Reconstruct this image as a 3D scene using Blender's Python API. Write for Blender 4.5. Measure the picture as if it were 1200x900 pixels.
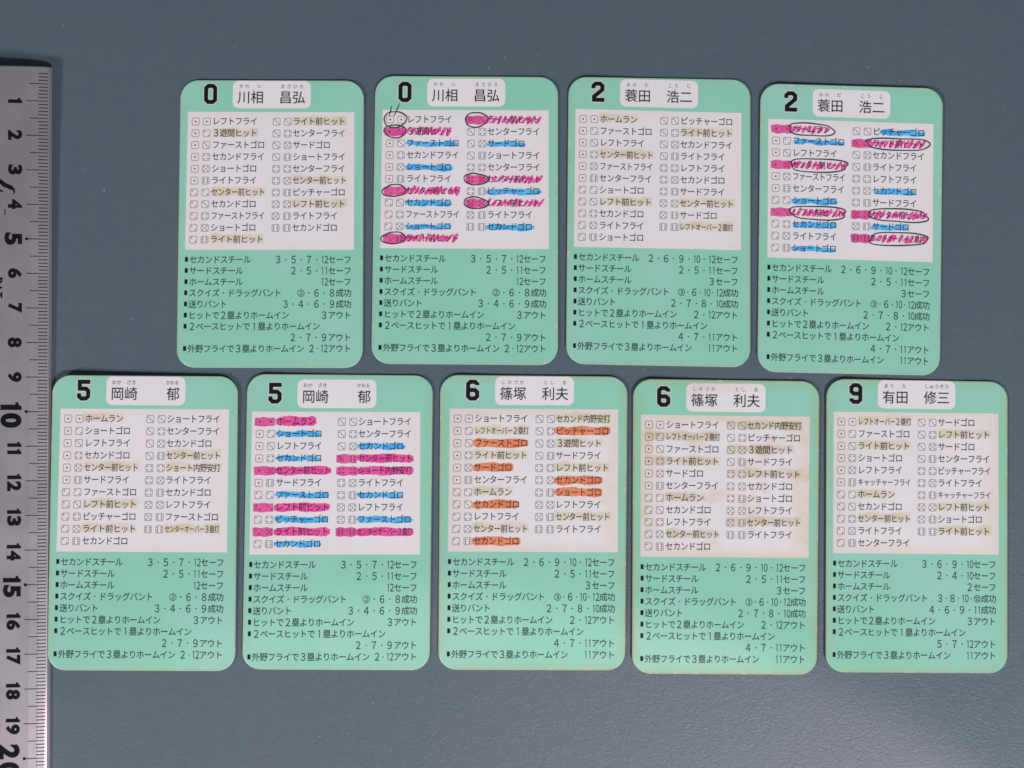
import bpy, math, random
from mathutils import Vector, Matrix

random.seed(11)
scene = bpy.context.scene
for _o in list(bpy.data.objects):
    bpy.data.objects.remove(_o)
COL = scene.collection

# ------------------------------------------------------------------ camera
LENS, SENSOR = 50.0, 36.0
DIST, TILT = 0.4140, math.radians(0.93)
cam_data = bpy.data.cameras.new("camera")
cam_data.lens = LENS
cam_data.sensor_width = SENSOR
cam_data.clip_start = 0.01
cam_data.clip_end = 20.0
camera = bpy.data.objects.new("camera", cam_data)
CAM = Vector((0.0, -DIST * math.sin(TILT), DIST * math.cos(TILT)))
camera.location = CAM
camera.rotation_euler = (TILT, 0.0, 0.0)
COL.objects.link(camera)
scene.camera = camera
_ROT = Matrix.Rotation(TILT, 3, 'X')


def spot_on(px, py, z=0.0):
    """point at height z measured from the photograph (1200 x 900)"""
    k = SENSOR / LENS / 1200.0
    d = _ROT @ Vector(((px - 600.0) * k, -(py - 450.0) * k, -1.0))
    t = (z - CAM.z) / d.z
    return CAM + d * t


# ------------------------------------------------------------------ world and lamps
world = bpy.data.worlds.new("World")
scene.world = world
world.use_nodes = True
wbg = world.node_tree.nodes["Background"]
wbg.inputs[0].default_value = (0.80, 0.92, 1.0, 1)
wbg.inputs[1].default_value = 0.10


def area(name, loc, target, size, power, color):
    d = bpy.data.lights.new(name, 'AREA')
    d.shape = 'DISK'
    d.size = size
    d.energy = power
    d.color = color
    o = bpy.data.objects.new(name, d)
    o.location = loc
    o.rotation_euler = (Vector(target) - Vector(loc)).to_track_quat('-Z', 'Y').to_euler()
    COL.objects.link(o)
    return o


area("ceiling_lamp_right", (0.68, -1.32, 1.68), (0, 0, 0), 0.30, 35.0, (0.92, 0.98, 1.0))
area("ceiling_lamp_left", (-1.90, -1.60, 1.50), (0, 0, 0), 0.35, 49.0, (1.0, 0.93, 0.97))
sd = bpy.data.lights.new("added_warm_spot", 'SPOT')
sd.energy = 8.5
sd.color = (1.0, 0.66, 0.70)
sd.shadow_soft_size = 0.008
sd.spot_size = math.radians(26)
sd.spot_blend = 0.07
so = bpy.data.objects.new("added_warm_spot", sd)
so.location = (0.42, -0.44, 0.75)
# added warm spot; its cone edge stands in for a shadow edge, lower right
_e0, _e1, _et = spot_on(960, 768), spot_on(1200, 872), spot_on(930, 764)
_n = (_e0 - so.location).cross(_e1 - so.location).normalized()
if _n.dot(spot_on(900, 1100) - _e0) < 0:
    _n = -_n
_ax = (_et - so.location).normalized() * math.cos(math.radians(13)) + _n * math.sin(math.radians(13))
so.rotation_euler = _ax.to_track_quat('-Z', 'Y').to_euler()
COL.objects.link(so)

scene.view_settings.view_transform = 'Standard'
scene.view_settings.look = 'None'
scene.view_settings.exposure = 0.0
scene.view_settings.gamma = 1.0
scene.cycles.filter_width = 1.6
scene.cycles.max_bounces = 6


# ------------------------------------------------------------------ materials
def srgb(r, g, b, k=1.0):
    out = []
    for c in (r, g, b):
        c /= 255.0
        c = c / 12.92 if c <= 0.04045 else ((c + 0.055) / 1.055) ** 2.4
        out.append(min(1.0, c * k))
    return (*out, 1.0)


class NT:
    def __init__(self, name, rough=0.6, spec=0.3, metal=0.0):
        self.m = bpy.data.materials.new(name)
        self.m.use_nodes = True
        self.t = self.m.node_tree
        self.b = self.t.nodes["Principled BSDF"]
        self.b.inputs["Roughness"].default_value = rough
        self.b.inputs["Specular IOR Level"].default_value = spec
        self.b.inputs["Metallic"].default_value = metal

    def n(self, kind, **kw):
        x = self.t.nodes.new(kind)
        for k, v in kw.items():
            if k.startswith("_"):
                setattr(x, k[1:], v)
            else:
                x.inputs[k.replace("_", " ")].default_value = v
        return x

    def l(self, a, b):
        self.t.links.new(a, b)

    def noise(self, vec, scale, detail=3.0, rough=0.55):
        x = self.n("ShaderNodeTexNoise", Scale=scale, Detail=detail, Roughness=rough)
        self.l(vec, x.inputs["Vector"])
        return x.outputs["Fac"]

    def rng(self, v, a, b, c=0.0, d=1.0):
        x = self.n("ShaderNodeMapRange", _interpolation_type='SMOOTHSTEP')
        for i, q in zip((1, 2, 3, 4), (a, b, c, d)):
            x.inputs[i].default_value = q
        self.l(v, x.inputs[0])
        return x.outputs[0]

    def mix(self, fac, a, b):
        x = self.n("ShaderNodeMix", _data_type='RGBA')
        for i, q in ((0, fac), (6, a), (7, b)):
            if isinstance(q, (tuple, float, int)):
                x.inputs[i].default_value = q
            else:
                self.l(q, x.inputs[i])
        return x.outputs[2]

    def math(self, op, a, b=0.0, c=0.0):
        x = self.n("ShaderNodeMath", _operation=op)
        for i, q in ((0, a), (1, b), (2, c)):
            if isinstance(q, (float, int)):
                x.inputs[i].default_value = q
            else:
                self.l(q, x.inputs[i])
        return x.outputs[0]

    def bump(self, h, strength, dist):
        x = self.n("ShaderNodeBump", Strength=strength, Distance=dist)
        self.l(h, x.inputs["Height"])
        self.l(x.outputs["Normal"], self.b.inputs["Normal"])


def table_material():
    t = NT("blue_grey_leatherette", 0.42, 0.6)
    tc = t.n("ShaderNodeTexCoord").outputs["Object"]
    big = t.noise(tc, 9.0, 2.0)
    mid = t.noise(tc, 240.0, 3.0)
    fine = t.noise(tc, 1500.0, 4.0, 0.65)
    c = t.mix(t.rng(big, 0.3, 0.7), (0.081, 0.116, 0.146, 1), (0.089, 0.121, 0.150, 1))
    c = t.mix(t.rng(mid, 0.3, 0.75, 0.0, 0.28), c, (0.060, 0.088, 0.118, 1))
    c = t.mix(t.rng(fine, 0.35, 0.8, 0.0, 0.35), c, (0.115, 0.135, 0.160, 1))
    sp = t.noise(tc, 330.0, 1.0)
    c = t.mix(t.rng(sp, 0.775, 0.80, 0.0, 0.45), c, (0.30, 0.31, 0.32, 1))
    t.l(c, t.b.inputs["Base Color"])
    mp = t.n("ShaderNodeMapping")
    mp.inputs["Rotation"].default_value = (0, 0, 0.6)
    mp.inputs["Scale"].default_value = (1.0, 1.35, 1.0)
    t.l(tc, mp.inputs["Vector"])
    vo = t.n("ShaderNodeTexNoise", Scale=620.0, Detail=5.0, Roughness=0.6, Distortion=1.6)
    t.l(mp.outputs[0], vo.inputs["Vector"])
    h = t.math('ADD', vo.outputs["Fac"], t.math('MULTIPLY', fine, 0.35))
    t.bump(h, 0.42, 0.0002)
    return t.m


def age_mask(t, uv, width, amount):
    """0 inside, up to `amount` along the rim of the card face"""
    s = t.n("ShaderNodeSeparateXYZ")
    t.l(uv, s.inputs[0])
    eu = t.math('MINIMUM', s.outputs[0], t.math('SUBTRACT', 1.0, s.outputs[0]))
    ev = t.math('MULTIPLY', t.math('MINIMUM', s.outputs[1], t.math('SUBTRACT', 1.0, s.outputs[1])), 1.55)
    e = t.math('MINIMUM', eu, ev)
    nz = t.noise(uv, 9.0, 4.0)
    e2 = t.math('ADD', e, t.math('MULTIPLY', t.math('SUBTRACT', nz, 0.5), -width * 1.2))
    return t.rng(e2, 0.0, width, amount, 0.0)


def green_material(i, age):
    t = NT("mint_green_print", 0.38, 0.5)
    uvn = t.n("ShaderNodeTexCoord").outputs["UV"]
    mp = t.n("ShaderNodeMapping")
    mp.inputs["Location"].default_value = (i * 3.1, i * 1.7, 0)
    t.l(uvn, mp.inputs["Vector"])
    nz = t.noise(mp.outputs[0], 1.9, 2.0)
    c = t.mix(t.rng(nz, 0.35, 0.65), (0.275, 0.615, 0.465, 1), (0.315, 0.620, 0.505, 1))
    g = t.noise(mp.outputs[0], 150.0, 2.0)
    c = t.mix(t.rng(g, 0.35, 0.7, 0.0, 0.10), c, (0.21, 0.48, 0.38, 1))
    c = t.mix(age_mask(t, uvn, 0.07, 0.10 + 0.45 * age), c, (0.36, 0.48, 0.26, 1))
    c = t.mix(age_mask(t, uvn, 0.014, 0.2 + 0.6 * age), c, (0.42, 0.36, 0.20, 1))
    nk = t.noise(mp.outputs[0], 26.0, 3.0)
    nick = t.math('MULTIPLY', age_mask(t, uvn, 0.020, 1.0), t.rng(nk, 0.58, 0.66))
    c = t.mix(t.math('MULTIPLY', nick, 0.75), c, (0.60, 0.55, 0.46, 1))
    t.l(c, t.b.inputs["Base Color"])
    b = t.noise(mp.outputs[0], 60.0, 3.0)
    t.bump(b, 0.12, 0.0001)
    return t.m


def white_material(i, age, blotch):
    t = NT("white_print_panel", 0.42, 0.4)
    uvn = t.n("ShaderNodeTexCoord").outputs["UV"]
    mp = t.n("ShaderNodeMapping")
    mp.inputs["Location"].default_value = (i * 2.3, i * 5.1, 0)
    t.l(uvn, mp.inputs["Vector"])
    nz = t.noise(mp.outputs[0], 3.0, 3.0)
    c = t.mix(t.rng(nz, 0.3, 0.7), (0.83, 0.745, 0.765, 1), (0.80, 0.73, 0.76, 1))
    c = t.mix(age_mask(t, uvn, 0.16, 0.06 + 0.5 * age), c, (0.73, 0.56, 0.38, 1))
    if blotch:
        s = t.noise(mp.outputs[0], 4.2, 4.0, 0.6)
        c = t.mix(t.rng(s, 0.48, 0.72, 0.0, blotch), c, (0.66, 0.48, 0.27, 1))
    sp = t.noise(mp.outputs[0], 42.0, 1.0)
    c = t.mix(t.rng(sp, 0.76, 0.80, 0.0, 0.5), c, (0.40, 0.30, 0.24, 1))
    t.l(c, t.b.inputs["Base Color"])
    return t.m


def marker_material(name, light, dark, k=60.0):
    t = NT(name, 0.5, 0.35)
    tc = t.n("ShaderNodeTexCoord").outputs["Object"]
    nz = t.noise(tc, 900.0, 3.0)
    n2 = t.noise(tc, 260.0, 2.0)
    f = t.math('ADD', t.math('MULTIPLY', nz, 0.5), t.math('MULTIPLY', n2, 0.5))
    c = t.mix(t.rng(f, 0.38, 0.62), light, dark)
    t.l(c, t.b.inputs["Base Color"])
    return t.m


def stain_material(name, color, strength):
    """faded highlighter: soft sided, translucent, mottled; UV runs 0..1 along and across"""
    t = NT(name, 0.5, 0.3)
    uvn = t.n("ShaderNodeTexCoord")
    s = t.n("ShaderNodeSeparateXYZ")
    t.l(uvn.outputs["UV"], s.inputs[0])
    eu = t.math('MULTIPLY', t.math('MINIMUM', s.outputs[0], t.math('SUBTRACT', 1.0, s.outputs[0])), 5.0)
    ev = t.math('MINIMUM', s.outputs[1], t.math('SUBTRACT', 1.0, s.outputs[1]))
    e = t.math('MINIMUM', eu, ev)
    nz = t.noise(uvn.outputs["Object"], 620.0, 4.0, 0.6)
    n2 = t.noise(uvn.outputs["Object"], 150.0, 2.0)
    e = t.math('ADD', e, t.math('MULTIPLY', t.math('SUBTRACT', nz, 0.5), 0.22))
    a = t.math('MULTIPLY', t.rng(e, 0.0, 0.30), t.rng(n2, 0.3, 0.7, 0.35, 1.0))
    a = t.math('MULTIPLY', a, strength)
    t.b.inputs["Base Color"].default_value = color
    t.l(a, t.b.inputs["Alpha"])
    return t.m


def plain(name, color, rough=0.6, spec=0.3, metal=0.0, vary=0.12, scale=700.0):
    t = NT(name, rough, spec, metal)
    tc = t.n("ShaderNodeTexCoord").outputs["Object"]
    nz = t.noise(tc, scale, 3.0)
    k = 1.0 - vary
    c = t.mix(t.rng(nz, 0.3, 0.7), color, (color[0] * k, color[1] * k, color[2] * k, 1))
    t.l(c, t.b.inputs["Base Color"])
    return t.m


def ruler_material():
    t = NT("satin_metal", 0.36, 0.5, 0.9)
    tc = t.n("ShaderNodeTexCoord").outputs["Object"]
    mp = t.n("ShaderNodeMapping")
    mp.inputs["Scale"].default_value = (1.0, 0.03, 1.0)
    t.l(tc, mp.inputs["Vector"])
    nz = t.noise(mp.outputs[0], 2500.0, 3.0)
    n2 = t.noise(tc, 60.0, 4.0)
    c = t.mix(t.rng(nz, 0.3, 0.7), (0.80, 0.70, 0.745, 1), (0.77, 0.675, 0.72, 1))
    c = t.mix(t.rng(n2, 0.5, 0.75, 0.0, 0.15), c, (0.56, 0.49, 0.51, 1))
    t.l(c, t.b.inputs["Base Color"])
    t.l(t.rng(n2, 0.3, 0.7, 0.35, 0.40), t.b.inputs["Roughness"])
    t.bump(nz, 0.04, 0.00002)
    return t.m


def worn_ink_material():
    """printed tick ink, scuffed through in places"""
    t = NT("worn_black_ink", 0.7, 0.12)
    tc = t.n("ShaderNodeTexCoord").outputs["Object"]
    nz = t.noise(tc, 420.0, 3.0, 0.6)
    t.b.inputs["Base Color"].default_value = (0.012, 0.008, 0.011, 1)
    t.l(t.rng(nz, 0.26, 0.36, 0.3, 0.96), t.b.inputs["Alpha"])
    return t.m


M_TABLE = table_material()
M_EDGE = plain("cream_card_stock", (0.42, 0.34, 0.22, 1), 0.8, 0.2)
M_INK = plain("dark_print_ink", (0.014, 0.009, 0.024, 1), 0.6, 0.2)
M_RULE_INK = plain("rule_print_ink", (0.022, 0.034, 0.036, 1), 0.5, 0.3)
M_INK_LIGHT = plain("thin_print_ink", (0.16, 0.12, 0.14, 1), 0.5, 0.3)
M_GREY_INK = plain("grey_print_ink", (0.27, 0.22, 0.24, 1), 0.5, 0.3)
M_NUM = plain("black_number_ink", (0.009, 0.007, 0.010, 1), 0.6, 0.15)
M_NUM_EDGE = plain("white_number_outline", (0.76, 0.72, 0.72, 1), 0.45, 0.35)
M_PINK = marker_material("pink_marker_ink", (0.90, 0.11, 0.38, 1), (0.76, 0.055, 0.29, 1))
M_BLUE = marker_material("blue_marker_ink", (0.12, 0.52, 0.88, 1), (0.05, 0.36, 0.76, 1))
M_ORANGE = marker_material("orange_marker_ink", (0.84, 0.27, 0.135, 1), (0.74, 0.205, 0.09, 1))
M_YELLOW = stain_material("faded_yellow_marker", (0.76, 0.69, 0.33, 1), 0.42)
M_TAN = stain_material("browned_yellow_marker", (0.70, 0.58, 0.29, 1), 0.42)
M_PEN = plain("black_pen_ink", (0.035, 0.035, 0.045, 1), 0.5, 0.3)
M_RULER = ruler_material()
M_BLACK = plain("black_scale_ink", (0.006, 0.005, 0.007, 1), 0.7, 0.12)
M_TICK = worn_ink_material()


# ------------------------------------------------------------------ mesh helpers
def link_mesh(name, verts, faces, mat, parent=None, origin=None, uvs=None, smooth=False, mats=None, mat_idx=None):
    me = bpy.data.meshes.new(name)
    if origin is not None:
        verts = [(v[0] - origin[0], v[1] - origin[1], v[2] - origin[2]) for v in verts]
    me.from_pydata([tuple(v) for v in verts], [], faces)
    for m in (mats or [mat]):
        me.materials.append(m)
    if mat_idx:
        me.polygons.foreach_set("material_index", mat_idx)
    if uvs:
        lay = me.uv_layers.new(name="UVMap")
        for lp in me.loops:
            lay.data[lp.index].uv = uvs[lp.vertex_index]
    if smooth:
        me.polygons.foreach_set("use_smooth", [True] * len(me.polygons))
    me.update()
    o = bpy.data.objects.new(name, me)
    COL.objects.link(o)
    if parent:
        o.parent = parent
    return o


def tag(o, label=None, category=None, group=None, kind=None):
    for k, v in (("label", label), ("category", category), ("group", group), ("kind", kind)):
        if v:
            o[k] = v
    return o


# ------------------------------------------------------------------ glyphs from the built-in font
GLYPHS = {}


def build_glyphs(chars, store=GLYPHS, off=.006):
    tmp = []
    for ch in sorted(chars):
        c = bpy.data.curves.new("g", 'FONT')
        c.body = ch
        c.resolution_u = 3
        c.offset = off
        c.fill_mode = 'FRONT'
        o = bpy.data.objects.new("g", c)
        COL.objects.link(o)
        tmp.append((ch, o, c))
    bpy.context.view_layer.update()
    dg = bpy.context.evaluated_depsgraph_get()
    for ch, o, c in tmp:
        me = o.evaluated_get(dg).to_mesh()
        vs = [(v.co.x, v.co.y) for v in me.vertices]
        fs = [tuple(p.vertices) for p in me.polygons]
        if vs:
            xs = [v[0] for v in vs]
            ys = [v[1] for v in vs]
            store[ch] = (vs, fs, (min(xs), min(ys), max(xs), max(ys)))
        o.evaluated_get(dg).to_mesh_clear()
    for ch, o, c in tmp:
        bpy.data.objects.remove(o)
        bpy.data.curves.remove(c)


def plain_one():
    vs = [(.44, 0), (.53, 0), (.53, .74), (.46, .74), (.33, .66), (.33, .58), (.44, .64)]
    GLYPHS["１"] = (vs, [(0, 1, 2, 3, 6), (3, 4, 5, 6)], (.25, 0, .61, .74))


FW = str.maketrans("0123456789", "０１２３４５６７８９")


def cells_of(text, dot=1.0):
    """[(glyph characters, width in em)]; numbers of two digits share one em"""
    out, i = [], 0
    while i < len(text):
        if text[i].isdigit() and text[i] in "0123456789":
            j = i
            while j < len(text) and text[j] in "0123456789":
                j += 1
            out.append((text[i:j], 1.0))
            i = j
        elif text[i] == "・":
            out.append(("・", dot))
            i += 1
        else:
            out.append((text[i], 1.0))
            i += 1
    return out


def text_geometry(text, u0, v, em_u, em_v, dot=1.0, fill=1.06, digit=1.16, store=None):
    """flat glyph geometry in panel units; returns verts (u,v), faces, end u"""
    V, F = [], []
    u = u0
    for s, w in cells_of(text, dot):
        cu = u + em_u * w * 0.5
        if s[0] in "0123456789":
            n = len(s)
            for k, ch in enumerate(s):
                g = GLYPHS[ch.translate(FW)]
                b = g[2]
                gc = (b[0] + b[2]) * 0.5
                xs = digit * (0.74 if n == 2 else 0.92)
                off = 0.0 if n == 1 else (k - 0.5) * 0.50
                base = len(V)
                for x, y in g[0]:
                    V.append((cu + ((x - gc) * xs + off) * em_u, v - ((y - 0.37) * digit) * em_v))
                F += [tuple(base + q for q in f) for f in g[1]]
        elif s in (store or GLYPHS):
            g = (store or GLYPHS)[s]
            base = len(V)
            if s == "・":
                g = ([(.5 + (x - .5) * .72, .38 + (y - .38) * .72) for x, y in g[0]], g[1], g[2])
            for x, y in g[0]:
                V.append((cu + (x - 0.5) * fill * em_u * min(1.0, w + 0.2), v - (y - 0.38) * em_v))
            F += [tuple(base + q for q in f) for f in g[1]]
        u += em_u * w
    return V, F, u


# ------------------------------------------------------------------ flat shapes in the plane (px units of the photo)
def ribbon(pts, widths, closed=False):
    """mitred band; returns verts (x,y), faces, (s,t) per vertex"""
    n = len(pts)
    V, F, UV = [], [], []
    if not isinstance(widths, (list, tuple)):
        widths = [widths] * n
    for i in range(n):
        p = pts[i]
        a = pts[i - 1] if (i > 0 or closed) else None
        b = pts[(i + 1) % n] if (i < n - 1 or closed) else None
        d1 = Vector((p[0] - a[0], p[1] - a[1])).normalized() if a else None
        d2 = Vector((b[0] - p[0], b[1] - p[1])).normalized() if b else None
        if d1 is None:
            d1 = d2
        if d2 is None:
            d2 = d1
        t = d1 + d2
        t = t.normalized() if t.length > 1e-6 else d1
        nrm = Vector((-t.y, t.x))
        k = 1.0 / max(0.45, nrm.dot(Vector((-d1.y, d1.x))))
        w = widths[i] * 0.5 * k
        V += [(p[0] + nrm.x * w, p[1] + nrm.y * w), (p[0] - nrm.x * w, p[1] - nrm.y * w)]
        s = i / max(1, n - 1)
        UV += [(s, 0.0), (s, 1.0)]
    m = n if closed else n - 1
    for i in range(m):
        j = (i + 1) % n
        F.append((2 * i, 2 * i + 1, 2 * j + 1, 2 * j))
    return V, F, UV


def round_rect(x0, y0, x1, y1, r, seg=8, step=None):
    pts = []
    for cx, cy, a0 in ((x1 - r, y0 + r, -90), (x1 - r, y1 - r, 0), (x0 + r, y1 - r, 90), (x0 + r, y0 + r, 180)):
        for k in range(seg + 1):
            a = math.radians(a0 + 90.0 * k / seg)
            pts.append((cx + r * math.cos(a), cy + r * math.sin(a)))
    if step:
        out = []
        for i, p in enumerate(pts):
            q = pts[(i + 1) % len(pts)]
            d = math.hypot(q[0] - p[0], q[1] - p[1])
            n = max(1, int(d / step))
            for k in range(n):
                out.append((p[0] + (q[0] - p[0]) * k / n, p[1] + (q[1] - p[1]) * k / n))
        pts = out
    return pts


# ------------------------------------------------------------------ table
S = 1.6
N = 40
tv, tf = [], []
for j in range(N + 1):
    for i in range(N + 1):
        tv.append((-S / 2 + S * i / N, -S / 2 + S * j / N, 0.0))
for j in range(N):
    for i in range(N):
        a = j * (N + 1) + i
        tf.append((a, a + 1, a + N + 2, a + N + 1))
tag(link_mesh("tabletop_surface", tv, tf, M_TABLE), kind="structure",
    label="blue grey leatherette surface under the cards")

# ------------------------------------------------------------------ card contents
NAMES = {
    "A": ("0", "川相", "昌弘", "かわ　い", "まさひろ"),
    "B": ("2", "蓑田", "浩二", "みの　だ", "こう　じ"),
    "C": ("5", "岡崎", "　郁", "おか　ざき", "かおる"),
    "D": ("6", "篠塚", "利夫", "しのづか", "とし　お"),
    "E": ("9", "有田", "修三", "あり　た", "しゅうぞう"),
}
ROWS = {
    "A": "レフトフライ 3遊間ヒット ファーストゴロ セカンドフライ ショートゴロ ライトフライ センター前ヒット セカンドゴロ ファーストフライ ショートゴロ ライト前ヒット "
         "ライト前ヒット センターフライ サードゴロ ショートフライ センターフライ センター前ヒット ピッチャーゴロ レフト前ヒット ライトフライ セカンドゴロ",
    "B": "ホームラン ファーストゴロ レフトフライ センター前ヒット ファーストフライ センターフライ ショートゴロ レフト前ヒット セカンドゴロ ライトフライ ショートゴロ "
         "ピッチャーゴロ ライト前ヒット セカンドフライ ライトフライ レフトフライ セカンドゴロ サードフライ センター前ヒット サードゴロ レフトオーバー2塁打",
    "C": "ホームラン ショートゴロ レフトフライ セカンドゴロ センター前ヒット サードフライ ファーストゴロ レフト前ヒット ピッチャーゴロ ライト前ヒット セカンドゴロ "
         "ショートフライ センターフライ セカンドゴロ センター前ヒット ショート内野安打 ライトフライ セカンドゴロ レフトフライ ファーストゴロ センターオーバー3塁打",
    "D": "ショートフライ レフトオーバー2塁打 ファーストゴロ ライト前ヒット サードゴロ センターフライ ホームラン セカンドゴロ レフトフライ センター前ヒット セカンドゴロ "
         "セカンド内野安打 ピッチャーゴロ 3遊間ヒット サードフライ レフト前ヒット セカンドゴロ ショートゴロ レフトフライ センター前ヒット ライトフライ",
    "E": "レフトオーバー2塁打 ファーストゴロ ライト前ヒット ショートゴロ レフトフライ キャッチャーフライ ホームラン セカンドゴロ センター前ヒット ライトフライ センターフライ "
         "サードゴロ レフト前ヒット サードゴロ センターフライ ピッチャーフライ ライトフライ キャッチャーフライ レフト前ヒット ショートゴロ ライト前ヒット",
}
TITLES = ["セカンドスチール", "サードスチール", "ホームスチール", "スクイズ・ドラッグバント", "送りバント",
          "ヒットで2塁よりホームイン", "2ベースヒットで1塁よりホームイン", None, "外野フライで3塁よりホームイン"]
R1 = [("3・5・7・12セーフ", 1), ("2・5・11セーフ", 1), ("12セーフ", 1), ("②・6・8成功", 1), ("3・4・6・9成功", 1),
      ("3アウト", 1), None, ("2・7・9アウト", 1), ("2・12アウト", .6)]
R2 = [("2・6・9・10・12セーフ", 1), ("2・5・11セーフ", 1), ("3セーフ", 1), ("③・6・10・12成功", .64), ("2・7・8・10成功", 1),
      ("2・12アウト", 1), None, ("4・7・11アウト", 1), ("11アウト", 1)]
R3 = [("3・6・9・10セーフ", 1), ("2・4・10セーフ", 1), ("2セーフ", 1), ("3・8・10・⑫成功", .64), ("4・6・9・11成功", 1),
      ("3アウト", 1), None, ("5・7・12アウト", 1), ("11アウト", 1)]
RIGHTS = {"A": R1, "B": R2, "C": R1, "D": R2, "E": R3}
DICE = [(1, k) for k in range(1, 7)] + [(2, k) for k in range(2, 7)] + \
       [(3, k) for k in range(3, 7)] + [(4, k) for k in range(4, 7)] + [(5, 5), (5, 6), (6, 6)]
PIPS = {1: [(0, 0)], 2: [(-1, -1), (1, 1)], 3: [(-1, -1), (0, 0), (1, 1)], 4: [(-1, -1), (1, -1), (-1, 1), (1, 1)],
        5: [(-1, -1), (1, -1), (-1, 1), (1, 1), (0, 0)],
        6: [(-1, -1), (-1, 0), (-1, 1), (1, -1), (1, 0), (1, 1)]}

chars = set("０１２３４５６７８９" + "".join(TITLES[i] or "" for i in range(9)))
for r in ROWS.values():
    chars |= set(r)
for r in (R1, R2, R3):
    for x in r:
        if x:
            chars |= set(x[0])
for n in NAMES.values():
    chars |= set("".join(n[1:]))
chars -= set(" 　0123456789")
build_glyphs(chars)
plain_one()
BOLD = {}
build_glyphs(set("".join(n[1] + n[2] for n in NAMES.values())) - {"　"}, BOLD, .006)

NUM_PATHS = {  # centre lines in a 15 x 24.6 px box, stroke 4.8
    "0": ([(5, 2.4), (10, 2.4), (12.6, 5), (12.6, 19.6), (10, 22.2), (5, 22.2), (2.4, 19.6), (2.4, 5)], True),
    "2": ([(2.4, 8.4), (2.4, 5), (5, 2.4), (10, 2.4), (12.6, 5), (12.6, 9.6), (3.2, 18.2), (3.2, 22.2), (15, 22.2)], False),
    "5": ([(14.8, 2.4), (3.0, 2.4), (3.0, 10.6), (10, 10.6), (12.6, 13.2), (12.6, 19.6), (10, 22.2), (5, 22.2),
           (2.4, 19.6), (2.4, 16.0)], False),
    "6": ([(12.6, 6.6), (12.6, 5), (10, 2.4), (5, 2.4), (2.4, 5), (2.4, 19.6), (5, 22.2), (10, 22.2), (12.6, 19.6),
           (12.6, 14.7), (10, 12.2), (4.8, 12.2)], False),
}
NUM_PATHS["9"] = ([(15 - x, 24.6 - y) for x, y in NUM_PATHS["6"][0]], False)

L_PANEL, L_MARK, L_TEXT, L_PEN = 15e-6, 30e-6, 48e-6, 66e-6
THICK = 0.00042


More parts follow.
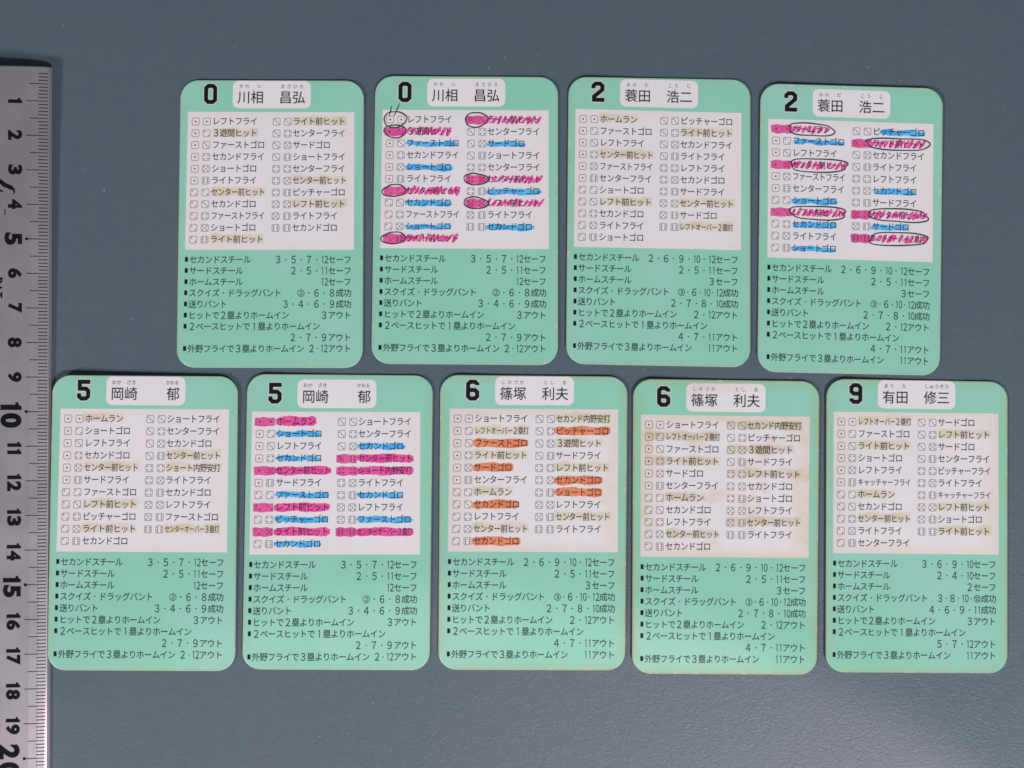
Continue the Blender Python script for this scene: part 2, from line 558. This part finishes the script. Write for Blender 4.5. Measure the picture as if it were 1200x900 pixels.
class Card:
    def __init__(self, idx, key, outline, panel, label, curl, age=0.0, blotch=0.0, base=0.0, tilt=(0, 0)):
        self.idx, self.key = idx, key
        self.curl, self.base, self.tilt = curl, base, tilt
        L0, L1, Rr0, Rr1, T0, T1, B0, B1 = outline
        # corner points of the outline from edge lines: L at (y=ya, yb) ...
        self.oc = self.corners(outline)
        self.pc = panel
        cx = sum(p[0] for p in self.oc) / 4
        cy = sum(p[1] for p in self.oc) / 4
        self.org = spot_on(cx, cy, 0.0)
        e = bpy.data.objects.new("player_card", None)
        e.empty_display_size = 0.01
        e.location = self.org
        COL.objects.link(e)
        tag(e, label, "card", "mint green baseball game cards laid out in two rows")
        self.root = e
        self.m_green = green_material(idx, age)
        self.m_white = white_material(idx, age, blotch)
        self.body()
        self.panel_sheet()

    @staticmethod
    def corners(o):
        (xl0, yl0), (xl1, yl1) = o[0], o[1]
        (xr0, yr0), (xr1, yr1) = o[2], o[3]
        (xt0, yt0), (xt1, yt1) = o[4], o[5]
        (xb0, yb0), (xb1, yb1) = o[6], o[7]

        def cross(a, b, c, d):
            x1, y1, x2, y2 = *a, *b
            x3, y3, x4, y4 = *c, *d
            den = (x1 - x2) * (y3 - y4) - (y1 - y2) * (x3 - x4)
            p = x1 * y2 - y1 * x2
            q = x3 * y4 - y3 * x4
            return ((p * (x3 - x4) - (x1 - x2) * q) / den, (p * (y3 - y4) - (y1 - y2) * q) / den)
        L, R, T, B = (o[0], o[1]), (o[2], o[3]), (o[4], o[5]), (o[6], o[7])
        return [cross(*L, *T), cross(*R, *T), cross(*R, *B), cross(*L, *B)]

    @staticmethod
    def bil(c, u, v):
        x = (c[0][0] * (1 - u) + c[1][0] * u) * (1 - v) + (c[3][0] * (1 - u) + c[2][0] * u) * v
        y = (c[0][1] * (1 - u) + c[1][1] * u) * (1 - v) + (c[3][1] * (1 - u) + c[2][1] * u) * v
        return x, y

    def height(self, px, py):
        """top face height: thickness plus a slight curl of the stock"""
        c = self.oc
        u = (px - (c[0][0] + c[3][0]) / 2) / ((c[1][0] + c[2][0]) / 2 - (c[0][0] + c[3][0]) / 2)
        v = (py - (c[0][1] + c[1][1]) / 2) / ((c[2][1] + c[3][1]) / 2 - (c[0][1] + c[1][1]) / 2)
        l, r, t, b = self.curl
        h = l * max(0.0, 0.6 - u) ** 2 / 0.36 + r * max(0.0, u - 0.4) ** 2 / 0.36
        h += t * max(0.0, 0.6 - v) ** 2 / 0.36 + b * max(0.0, v - 0.4) ** 2 / 0.36
        h += self.base + self.tilt[0] * (1 - u)
        return THICK + h

    def world(self, px, py, dz=0.0):
        z = self.height(px, py) + dz
        return spot_on(px, py, z) - self.org

    def P(self, u, v, dz=0.0):
        x, y = self.bil(self.pc, u, v)
        return self.world(x, y, dz)

    def body(self):
        w = math.dist(self.oc[0], self.oc[1])
        h = math.dist(self.oc[0], self.oc[3])
        out = round_rect(0, 0, w, h, 21.5, 10, 9.0)
        n, K = len(out), 14
        V, F, UV, MI = [], [], [], []
        eb = 0.35
        for k in range(K):
            f = 1.0 - k / K
            for x, y in out:
                uu, vv = 0.5 + (x / w - 0.5) * f, 0.5 + (y / h - 0.5) * f
                if k == 1:  # narrow rounded-over rim just inside the cut edge
                    uu = 0.5 + (x / w - 0.5) * (1 - 0.5 / w * 2)
                    vv = 0.5 + (y / h - 0.5) * (1 - 0.5 / h * 2)
                px, py = self.bil(self.oc, uu, vv)
                V.append(self.world(px, py, -0.00008 if k == 0 else 0.0))
                UV.append((uu, 1 - vv))
        px, py = self.bil(self.oc, .5, .5)
        V.append(self.world(px, py))
        UV.append((.5, .5))
        ctr = len(V) - 1
        # k rings: 0 rim edge, 1 rim inner, 2.. interior
        for k in range(K - 1):
            for i in range(n):
                j = (i + 1) % n
                a, b, c, d = k * n + i, k * n + j, (k + 1) * n + j, (k + 1) * n + i
                F.append((a, d, c, b))
                MI.append(0)
        for i in range(n):
            F.append(((K - 1) * n + i, ctr, (K - 1) * n + (i + 1) % n))
            MI.append(0)
        base = len(V)
        for i in range(n):
            v = V[i].copy()
            v.z -= THICK - 0.00010
            V.append(v)
            UV.append(UV[i])
        for i in range(n):
            j = (i + 1) % n
            F.append((i, j, base + j, base + i))
            MI.append(1)
        # underside as rings too, so it follows the curl
        ub = len(V)
        for k in range(1, K):
            for i in range(n):
                v = V[k * n + i].copy()
                v.z -= THICK - 0.00002
                V.append(v)
                UV.append(UV[k * n + i])
        v = V[ctr].copy()
        v.z -= THICK - 0.00002
        V.append(v)
        UV.append((.5, .5))
        uc = len(V) - 1
        for i in range(n):
            j = (i + 1) % n
            F.append((base + i, base + j, ub + j, ub + i))
            MI.append(1)
            for k in range(K - 2):
                F.append((ub + k * n + i, ub + k * n + j, ub + (k + 1) * n + j, ub + (k + 1) * n + i))
                MI.append(1)
            F.append((ub + (K - 2) * n + i, ub + (K - 2) * n + j, uc))
            MI.append(1)
        link_mesh("card_stock", V, F, None, self.root, uvs=UV, smooth=False, mats=[self.m_green, M_EDGE], mat_idx=MI)

    def panel_sheet(self):
        nx, ny = 24, 20
        V, F, UV = [], [], []
        for j in range(ny + 1):
            for i in range(nx + 1):
                V.append(self.P(i / nx, j / ny, L_PANEL))
                UV.append((i / nx, 1 - j / ny))
        for j in range(ny):
            for i in range(nx):
                a = j * (nx + 1) + i
                F.append((a, a + nx + 1, a + nx + 2, a + 1))
        link_mesh("result_panel", V, F, self.m_white, self.root, uvs=UV)
        # name plate
        pw, ph = 195.0, 161.5
        out = round_rect(.268 * pw, -.226 * ph, .738 * pw, -.026 * ph, 7.2, 6, 6)
        n, K = len(out), 6
        cx, cy = .503 * pw, -.126 * ph
        V, F, UV = [], [], []
        for k in range(K):
            f = 1 - k / K
            for x, y in out:
                x2, y2 = cx + (x - cx) * f, cy + (y - cy) * f
                V.append(self.P(x2 / pw, y2 / ph, L_PANEL))
                UV.append((.3 + .4 * x2 / pw, .55 + .4 * y2 / ph))
        V.append(self.P(cx / pw, cy / ph, L_PANEL))
        UV.append((.3 + .4 * cx / pw, .55 + .4 * cy / ph))
        for k in range(K - 1):
            for i in range(n):
                j = (i + 1) % n
                F.append((k * n + i, (k + 1) * n + i, (k + 1) * n + j, k * n + j))
        for i in range(n):
            F.append(((K - 1) * n + i, len(V) - 1, (K - 1) * n + (i + 1) % n))
        link_mesh("name_plate", V, F, self.m_white, self.root, uvs=UV)

    # flat geometry given in panel units
    def flat(self, name, V, F, mat, layer, uvs=None, step=0.0):
        W = [self.P(u, v, layer + step * i) for i, (u, v) in enumerate(V)]
        return link_mesh(name, W, F, mat, self.root, uvs=uvs)

    # flat geometry given in px offsets (pw x ph panel of 195 x 161.5 px)
    def flat_px(self, name, V, F, mat, layer, uvs=None, step=0.0):
        return self.flat(name, [(x / 195.0, y / 161.5) for x, y in V], F, mat, layer, uvs, step)

    def write(self, name, text, u0, v, em_u, em_v, mat=None, dot=1.0, right=None, **kw):
        if right is not None:
            w = sum(c[1] for c in cells_of(text, dot)) * em_u
            u0 = right - w
        V, F, u = text_geometry(text, u0, v, em_u, em_v, dot, **kw)
        # glyph faces must look up: v grows downward, so flip when needed
        V2 = [self.P(a, b, L_TEXT) for a, b in V]
        o = link_mesh(name, V2, F, mat or M_INK, self.root)
        return u0, u

    def print_all(self):
        num, n1, n2, r1, r2 = NAMES[self.key]
        # jersey number
        pts, closed = NUM_PATHS[num]
        ox, oy = .134 * 195 - 7.5, -.129 * 161.5 - 12.3
        P2 = [(ox + 7.5 + (x - 7.5) * 1.04, oy + 12.3 + (y - 12.3) * .955) for x, y in pts]
        P3 = list(P2)
        if not closed:  # outline runs past the stroke ends
            for a, b, i in ((P2[0], P2[1], 0), (P2[-1], P2[-2], -1)):
                if num in "69" and i == -1:
                    continue
                d = Vector((a[0] - b[0], a[1] - b[1])).normalized() * .8
                P3[i] = (a[0] + d.x, a[1] + d.y)
        V, F, _ = ribbon(P3, 4.9 + 1.7, closed)
        self.flat_px("number_outline", V, F, M_NUM_EDGE, L_PANEL, step=4e-7)
        V, F, _ = ribbon(P2, 4.9, closed)
        self.flat_px("jersey_number", V, F, M_NUM, L_TEXT, step=4e-7)
        # names and the small reading above them
        self.write("player_name", n1, .295, -.107, .0800, .098, fill=1.0, store=BOLD)
        self.write("player_name", n2, .546, -.107, .0800, .098, fill=1.0, store=BOLD)
        for t, a, w in ((r1, .300, .145), (r2, .550, .150)):
            if self.key == "C" and t == r2:
                a, w = .622, .076
            self.write("reading_text", t, a, -.186, w / len(t), .034, M_INK_LIGHT, fill=min(1.0, .025 / (w / len(t)) * 1.0) if w / len(t) > .03 else 1.0)
        # result rows
        rows = ROWS[self.key].split()
        self.row_pos = []
        for i, t in enumerate(rows):
            left = i < 11
            r = i if left else i - 11
            v = .0670 + .0857 * r
            u_d1, u_d2, u_t = (.047, .114, .148) if left else (.534, .601, .632)
            jit = random.uniform(-.0008, .0008)
            wtxt = min(len(cells_of(t)) * .0452, .322)
            em = wtxt / len(cells_of(t))
            self.write("result_text", t, u_t + jit, v, em, .0625 if em > .036 else .056)
            for ud, val in ((u_d1, DICE[i][0]), (u_d2, DICE[i][1])):
                self.die(ud, v + .004, val)
            self.row_pos.append((u_d1 - .022, u_d2 + .022, u_t, u_t + wtxt, v))
        # rules below
        for r in range(9):
            v = 1.0715 + .0808 * r
            if TITLES[r]:
                self.flat("bullet_square", [(.001, v - .018), (.0185, v - .018), (.0185, v + .016), (.001, v + .016)],
                          [(0, 3, 2, 1)], M_NUM, L_TEXT)
                self.write("rule_text", TITLES[r], .027, v, .0456, .0625, M_RULE_INK)
            rt = RIGHTS[self.key][r]
            if rt:
                self.write("rule_numbers", rt[0], 0, v, .0456, .0625, M_RULE_INK, dot=rt[1], right=.985)

    def die(self, u, v, val):
        cx, cy = u * 195.0, v * 161.5
        s = 4.1
        ring = round_rect(cx - s, cy - s, cx + s, cy + s, 1.2, 2)
        V, F, _ = ribbon(ring, 0.62, True)
        F = list(F)
        V = list(V)
        self.flat_px("die_outline", V, F, M_GREY_INK, L_TEXT)
        V, F = [], []
        for a, b in PIPS[val]:
            x, y = cx + a * 2.2, cy + b * 2.2
            q = 1.05 if val == 1 else 0.80
            k = len(V)
            for m in range(6):
                an = m * math.pi / 3
                V.append((x + q * math.cos(an), y + q * math.sin(an)))
            F.append(tuple(k + m for m in range(5, -1, -1)))
        self.flat_px("die_pips", V, F, M_INK, L_TEXT)

    # ---- hand colouring
    def stroke(self, name, x0, x1, y, w, mat, wob=0.6, rag=0.12, tip=0.5, slope=0.0, layer=L_MARK):
        n = max(4, int((x1 - x0) / 2.5))
        pts, ws = [], []
        ph = random.uniform(0, 6.28)
        fr = random.uniform(1.0, 2.2)
        for i in range(n + 1):
            s = i / n
            pts.append((x0 + (x1 - x0) * s, y + slope * (s - .5) + wob * math.sin(ph + s * 6.28 * fr) + random.uniform(-.12, .12)))
            k = 1.0 + random.uniform(-rag, rag) + .10 * math.sin(ph * 2 + s * 11)
            if i in (0, n):
                k *= tip
            elif i in (1, n - 1):
                k *= (1 + tip) / 2
            ws.append(w * k)
        V, F, UV = ribbon(pts, ws)
        return self.flat_px(name, V, F, mat, layer, UV)

    def yellow(self, i, dice=False, mat=None):
        d0, d1, t0, t1, v = self.row_pos[i]
        a = (d0 if dice else t0) * 195 - random.uniform(1, 4)
        b = t1 * 195 + random.uniform(0.5, 4)
        y = v * 161.5 - random.uniform(.4, 1.6)
        n = 16
        pts = [(a + (b - a) * k / n, y + .5 * math.sin(k * .7 + i)) for k in range(n + 1)]
        ws = [13.5 + 1.6 * math.sin(k * .8 + i * 2) for k in range(n + 1)]
        V, F, UV = ribbon(pts, ws)
        self.flat_px("faded_highlight", V, F, mat or M_YELLOW, L_MARK, UV)

    def blue(self, i, cut=0.0, low=2.0):
        d0, d1, t0, t1, v = self.row_pos[i]
        self.stroke("blue_marker_stroke", t0 * 195 - 1 + cut, t1 * 195 + random.uniform(-3, 2), v * 161.5 + low * .55,
                    random.uniform(5.4, 6.9), M_BLUE, .6, .16, .5, random.uniform(-.8, 1.6))

    def solid(self, i, mat, name, w=9.6, dice=True):
        d0, d1, t0, t1, v = self.row_pos[i]
        self.stroke(name, t0 * 195 - 1.5, t1 * 195 + random.uniform(-.5, 2), v * 161.5 + random.uniform(-.2, .6), w, mat,
                    .45, .10, .55, random.uniform(-1, .6))
        if dice:
            self.dice_fill(i, mat, name)

    def dice_fill(self, i, mat, name):
        d0, d1, t0, t1, v = self.row_pos[i]
        self.stroke(name, d0 * 195 - 1.6, d1 * 195 + random.uniform(-.4, 1.6), v * 161.5 + .8, 10.2, mat, .15, .03, .86)

    def hatch(self, i):
        d0, d1, t0, t1, v = self.row_pos[i]
        x = t0 * 195 + 1
        V, F = [], []
        zig = 0
        while x < t1 * 195 + 1:
            L = random.uniform(3.2, 5.2)
            cx, cy = x, v * 161.5 + random.uniform(-.5, .9)
            sl = random.uniform(1.6, 4.2)
            k = len(V)
            pts = [(cx + sl, cy - L), (cx + sl * .3, cy - L * .3), (cx - sl * .4, cy + L * .4), (cx - sl, cy + L)]
            w = random.uniform(3.0, 4.8)
            v2, f2, _ = ribbon(pts, [w * .6, w, w, w * .55])
            V += v2
            F += [tuple(k + q for q in f) for f in f2]
            x += random.uniform(4.2, 7.8)
        self.flat_px("pink_marker_hatching", V, F, M_PINK, L_MARK, step=3e-8)

    def loop(self, x0, x1, y0, y1, turn=0.0, name="pen_circle", over=0.5):
        cx, cy, rx, ry = (x0 + x1) / 2, (y0 + y1) / 2, (x1 - x0) / 2, (y1 - y0) / 2
        n = 44
        p = 2.0 if rx < 2.4 * ry else 3.2
        ph = random.uniform(0, 6.28)
        pts, ws = [], []
        tot = int(n * (1 + over * .12))
        for k in range(tot + 1):
            a = turn + 2 * math.pi * k / n
            c, s = math.cos(a), math.sin(a)
            g = (abs(c) ** p + abs(s) ** p) ** (-1 / p)
            grow = 1 + .075 * math.sin(2 * a + ph) + .045 * math.sin(3 * a + 2 * ph) + .015 * math.sin(7 * a + ph) + .05 * max(0, k - n) / (tot - n + .01)
            pts.append((cx + rx * c * g * grow, cy + ry * s * g * grow))
            ws.append(1.45 + .2 * math.sin(3 * a + ph))
        V, F, _ = ribbon(pts, ws)
        self.flat_px(name, V, F, M_PEN, L_PEN, step=1e-8)

    def circle_dice(self, i, grow=1.0):
        d0, d1, t0, t1, v = self.row_pos[i]
        self.loop(d0 * 195 - 3.2 * grow, d1 * 195 + 2.2 * grow, v * 161.5 - 6.6 * grow, v * 161.5 + 7.4 * grow, 4.2)

    def circle_text(self, i, ext=3.0):
        d0, d1, t0, t1, v = self.row_pos[i]
        self.loop(t0 * 195 - 3.5, t1 * 195 + ext, v * 161.5 - 6.8, v * 161.5 + 7.6, 3.4)


CARDS = [
    # outline edges: two points each on left, right, top, bottom; panel corners TL TR BR BL
    dict(key="A", o=[(211.2, 132), (207.3, 400), (426.3, 132), (425.2, 400), (230, 93.9), (390, 94.4), (230, 430.8), (400, 431.2)],
         p=[(220.3, 130.9), (415.1, 131.5), (414.7, 292.7), (216.8, 292.6)],
         label="clean zero card with faded yellow marks only, leftmost of the upper row", curl=(0.12, 0.19, 0.15, 0.10), age=.12,
         y=[1, 6, 10, 11, 16, 18]),
    dict(key="A", o=[(439.3, 132), (435.4, 400), (653.9, 132), (653.9, 400), (460, 89.0), (630, 90.1), (460, 426.5), (640, 427.8)],
         p=[(448.2, 128.6), (643.0, 129.4), (643.2, 292.1), (445.4, 290.8)],
         label="zero card scribbled with blue and hatched pink marker and pen circles round dice", curl=(0.45, 0.14, 0.15, 0.15), age=.12,
         marks="2"),
    dict(key="B", o=[(666.0, 132), (663.6, 400), (879.4, 132), (879.3, 400), (685, 90.1), (860, 93.2), (684, 426.8), (866, 430.3)],
         p=[(674.4, 127.7), (868.9, 132.4), (868.3, 293.2), (672.6, 289.2)],
         label="clean number two card with faded yellow marks, third from left in the upper row", curl=(0.70, 0.11, 0.09, 0.20), age=.15,
         y=[0, 3, 7, 12, 18, 20]),
    dict(key="B", o=[(891.0, 137), (888.0, 405), (1104.6, 137), (1101.8, 405), (920, 98.4), (1075, 102.8), (909, 436.1), (1087, 439.9)],
         p=[(900.5, 139.0), (1093.9, 145.3), (1092.8, 307.3), (899.2, 301.5)],
         label="number two card with long pen ovals round hatched pink words, far right of upper row", curl=(0.50, 0.11, 0.48, 0.15), age=.12,
         marks="4"),
    dict(key="C", o=[(61.0, 483), (55.9, 757.5), (278.6, 483), (275.8, 757), (90, 439.7), (240, 440.8), (80, 785.5), (260, 786.3)],
         p=[(71.0, 478.7), (268.5, 479.9), (265.8, 647.4), (66.1, 646.2)],
         label="number five card with faded yellow marks, lying against the ruler edge", curl=(0.09, 0.17, 0.30, 0.05), age=.2, base=.0001, tilt=.00145,
         y=[0, 4, 7, 9, 14, 15, 20]),
    dict(key="C", o=[(289.1, 483), (284.3, 757), (506.9, 483), (503.7, 757), (310, 438.4), (485, 439.8), (310, 784.5), (480, 785.3)],
         p=[(295.5, 482.3), (492.6, 482.9), (492.1, 649.8), (292.1, 649.8)],
         label="number five card with solid pink bars and blue strokes over its words", curl=(0.70, 0.14, 0.12, 0.10), age=.15,
         marks="6"),
    dict(key="D", o=[(515.7, 483), (513.8, 757), (735.0, 483), (732.8, 757), (535, 439.3), (700, 441.0), (535, 784.9), (705, 785.4)],
         p=[(527.2, 478.7), (724.2, 479.7), (723.8, 647.2), (525.0, 646.3)],
         label="number six card with orange marker over its ground ball words", curl=(0.45, 0.17, 0.21, 0.10), age=.6, blotch=.12,
         marks="7"),
    dict(key="D", o=[(742.0, 485), (740.9, 757.7), (960.0, 485), (957.7, 757), (770, 444.3), (920, 446.2), (760, 789.4), (930, 790.6)],
         p=[(751.2, 485.8), (948.8, 488.3), (947.6, 653.9), (750.6, 652.4)],
         label="browned number six card without orange marker, tan stains over its white panel", curl=(0.85, 0.17, 0.18, 0.10), age=.85, blotch=.5,
         y=[], tan=[1, 3, 6, 9, 11, 13, 15, 19]),
    dict(key="E", o=[(968.6, 483), (967.7, 757), (1180.7, 483), (1180.6, 757), (1000, 444.3), (1155, 446.9), (1000, 787.9), (1150, 788.8)],
         p=[(977.0, 482.3), (1170.0, 484.7), (1170.2, 649.9), (976.2, 648.2)],
         label="number nine card, rightmost of the lower row", curl=(0.90, 0.08, 0.12, 0.10), age=.55, blotch=.1,
         y=[0, 2, 6, 8, 12, 18, 20]),
]

for idx, c in enumerate(CARDS):
    card = Card(idx, c["key"], c["o"], c["p"], c["label"], tuple(q * 1e-3 for q in c["curl"]), c.get("age", 0),
                c.get("blotch", 0), c.get("base", 0.0), (c.get("tilt", 0.0), 0))
    card.print_all()
    for i in c.get("y", []):
        card.yellow(i)
    for i in c.get("tan", []):
        card.yellow(i, dice=i not in (6, 9), mat=M_TAN)
    mk = c.get("marks")
    if mk == "2":
        for i in (2, 4, 7, 9, 13, 17, 20):
            card.blue(i)
        for i in (1, 6, 10, 11, 16, 18):
            card.dice_fill(i, M_PINK, "pink_marker_fill")
            card.hatch(i)
            card.circle_dice(i, 1.0 if i != 11 else 1.15)
        card.circle_dice(0, 1.25)
        for a, b in (((10.5, -4.5), (8.2, 7.8)), ((20.0, -7.5), (13.5, 8.0))):
            n = 5
            pts = [(a[0] + (b[0] - a[0]) * k / n, a[1] + (b[1] - a[1]) * k / n + .25 * math.sin(k)) for k in range(n + 1)]
            V, F, _ = ribbon(pts, [.6, 1.1, 1.3, 1.3, 1.1, .6])
            card.flat_px("pen_stroke", V, F, M_PEN, L_PEN + 6e-6)
    if mk == "4":
        for i, cut in ((1, 2), (6, 0), (8, 2), (10, 0), (11, 9), (16, 5), (19, 0)):
            card.blue(i, cut)
        for i in (0, 3, 7, 12, 18, 20):
            card.dice_fill(i, M_PINK, "pink_marker_fill")
            card.hatch(i)
            card.circle_text(i)
    if mk == "6":
        for i in (1, 3, 6, 8, 10, 13, 17, 19):
            card.blue(i, 0, .8)
        for i in (0, 4, 7, 9, 14, 15, 20):
            card.solid(i, M_PINK, "pink_marker_stroke", 10.5 if i == 0 else 9.4)
    if mk == "7":
        for i in (2, 4, 7, 10, 12, 16, 17):
            card.solid(i, M_ORANGE, "orange_marker_stroke", 9.8, dice=False)
        for i in (1, 3, 6, 9, 11, 13, 15, 19):
            card.yellow(i)

# ------------------------------------------------------------------ ruler
RX0, RY0, RX1, RY1 = 62.0, 80.2, 57.2, 888.0       # right edge of the ruler at the 0 and 20 cm marks
A0 = spot_on(RX0, RY0, .001)
A1 = spot_on(RX1, RY1, .001)
AX = (A1 - A0)
AX.z = 0
AX.normalize()                                     # along the scale, towards higher numbers
AC = Vector((AX.y, -AX.x, 0))                      # across, away from the graduated edge
if AC.x > 0:
    AC = -AC
RLEN = 0.3065
PROFILE = [(0.0, .0006), (.0006, .00115), (.0012, .0015), (.0030, .0019), (.0055, .0023), (.0195, .0034), (.023, .0034), (.0285, .0024), (.030, .0010)]


def prof(d):
    for (a, ha), (b, hb) in zip(PROFILE, PROFILE[1:]):
        if d <= b:
            return ha + (hb - ha) * max(0.0, d - a) / (b - a)
    return PROFILE[-1][1]


def lift(s):
    return .0015 * max(0.0, 1 - s / .16) ** 2


ruler = bpy.data.objects.new("ruler", None)
ruler.empty_display_size = .02
ruler.location = (A0.x, A0.y, 0)
COL.objects.link(ruler)
tag(ruler, "long silver metal ruler with black centimetre numbers along the left edge of the picture", "ruler")


def on_ruler(s, d, dz=0.0):
    p = AX * s + AC * d
    return Vector((p.x, p.y, prof(d) + lift(s) + dz))


V, F = [], []
secs = [0.0, 0.0003] + [.005 + .01 * k for k in range(31) if .005 + .01 * k < RLEN - .001] + [RLEN - .0003, RLEN]
SEC = []
for a, b in zip(PROFILE, PROFILE[1:]):
    m = 3 if b[0] - a[0] > .002 else 1
    for k in range(m):
        SEC.append(a[0] + (b[0] - a[0]) * k / m)
SEC.append(PROFILE[-1][0])
m = len(SEC)
for si, s in enumerate(secs):
    for d in SEC:
        p = on_ruler(s, d, -.00012 if si in (0, len(secs) - 1) else 0)
        V.append(p)
    for d in (SEC[-1], 0.0):
        p = on_ruler(s, d)
        p.z = lift(s)
        V.append(p)
r = m + 2
for i in range(len(secs) - 1):
    for k in range(r):
        j = (k + 1) % r
        F.append((i * r + k, i * r + j, (i + 1) * r + j, (i + 1) * r + k))
F.append(tuple(range(r - 1, -1, -1)))
F.append(tuple((len(secs) - 1) * r + k for k in range(r)))
link_mesh("ruler_body", V, F, M_RULER, ruler)

INK = 22e-6


def ruler_strip(name, s, d0, d1, w, mat):
    n = 4
    V, F = [], []
    ds = sorted(set([d0, d1] + [x for x in SEC if d0 < x < d1]))
    for d in ds:
        V += [on_ruler(s - w / 2, d, INK), on_ruler(s + w / 2, d, INK)]
    for k in range(len(ds) - 1):
        F.append((2 * k, 2 * k + 1, 2 * k + 3, 2 * k + 2))
    return link_mesh(name, V, F, mat, ruler)


for mm in range(2, 300):
    s = mm * .001
    if mm % 10 == 0:
        d1, w = .0068, .00024
    elif mm % 5 == 0:
        d1, w = .0058, .00023
    else:
        d1, w = .0034, .00027
    ruler_strip("tick_mark", s, .0009, d1 + random.uniform(-.0001, .0001), w, M_TICK)
for cm in range(5, 30, 5):
    n = 14
    rad = .00046
    V = [on_ruler(cm * .01 + rad * math.cos(2 * math.pi * k / n), .0066 + rad * math.sin(2 * math.pi * k / n), INK * 1.4) for k in range(n)]
    F = [tuple(range(n))]
    if cm == 20:
        V += [on_ruler(cm * .01 + rad * .35 * math.cos(2 * math.pi * k / n), .0066 + rad * .35 * math.sin(2 * math.pi * k / n), INK * 1.4) for k in range(n)]
        F = [(k, (k + 1) % n, n + (k + 1) % n, n + k) for k in range(n)]
    link_mesh("scale_dot", V, F, M_BLACK, ruler)


def bold_glyph(ch, off=.028):
    c = bpy.data.curves.new("g", 'FONT')
    c.body = ch
    c.resolution_u = 5
    c.offset = off
    c.fill_mode = 'FRONT'
    o = bpy.data.objects.new("g", c)
    COL.objects.link(o)
    bpy.context.view_layer.update()
    dg = bpy.context.evaluated_depsgraph_get()
    e = o.evaluated_get(dg)
    me = e.to_mesh()
    vs = [(v.co.x, v.co.y) for v in me.vertices]
    fs = [tuple(p.vertices) for p in me.polygons]
    e.to_mesh_clear()
    bpy.data.objects.remove(o)
    bpy.data.curves.remove(c)
    xs = [v[0] for v in vs]
    ys = [v[1] for v in vs]
    return vs, fs, (min(xs), min(ys), max(xs), max(ys))


BG = {ch: bold_glyph(ch, .055) for ch in "023456789PAT"}
_v, _f, _b = BG["6"]
BG["9"] = ([(_b[0] + _b[2] - x, _b[1] + _b[3] - y) for x, y in _v], _f, _b)
BG["1"] = ([(.30, 0), (1, 0), (1, 1), (.52, 1), (.36, .88), (0, .84), (0, .70), (.30, .70)],
           [(0, 1, 2, 3, 4, 7), (4, 5, 6, 7)], (0, 0, 1, 1))


def ruler_text(name, text, s_mid, d_top, cap, width, gap=.20, mat=None):
    """text turned a quarter clockwise: runs along the scale, tops towards the graduated edge"""
    ws, tot = [], 0
    for ch in text:
        b = BG[ch][2]
        ws.append((.52 if ch == "1" else 1.0) * width)
    g = gap * width
    tot = sum(ws) + g * (len(ws) - 1)
    s = s_mid - tot / 2
    V, F = [], []
    for ch, w in zip(text, ws):
        vs, fs, b = BG[ch]
        k = len(V)
        for x, y in vs:
            fx = (x - b[0]) / (b[2] - b[0])
            fy = (y - b[1]) / (b[3] - b[1])
            V.append(on_ruler(s + fx * w, d_top + (1 - fy) * cap, INK))
        F += [tuple(k + q for q in f) for f in fs]
        s += w + g
    return link_mesh(name, V, F, mat or M_BLACK, ruler)


for cm in range(1, 31):
    five = cm % 5 == 0
    big = cm % 10 == 0
    cap = .0060 if big else .0050 if five else .0040
    wid = .0043 if big else .0036 if five else .0029
    mid = cm * .01 + (.0 if cm < 10 else .0005 if cm != 10 else .0010)
    ruler_text("scale_number", str(cm), mid, .0079, cap, wid)
# writing further in, cut by the picture's left edge
ruler_text("patent_mark", "PAT", .0642, .0134, .0021, .0017, .25)
pts = [(.0312, .0165), (.0330, .0146), (.0345, .0128), (.0352, .0111), (.0358, .0103), (.0366, .0101), (.0372, .0104)]
V, F, _ = ribbon(pts, [.0005, .0011, .0013, .0012, .0007, .0004, .0002])
link_mesh("brush_emblem", [on_ruler(a, b, INK) for a, b in V], F, M_BLACK, ruler)
pts = [(.0360, .0150), (.0362, .0138), (.0364, .0133)]
V, F, _ = ribbon(pts, [.0005, .0006, .0003])
link_mesh("brush_emblem", [on_ruler(a, b, INK) for a, b in V], F, M_BLACK, ruler)
ruler_strip("small_dash", .0424, .0126, .0129, .0017, M_BLACK)
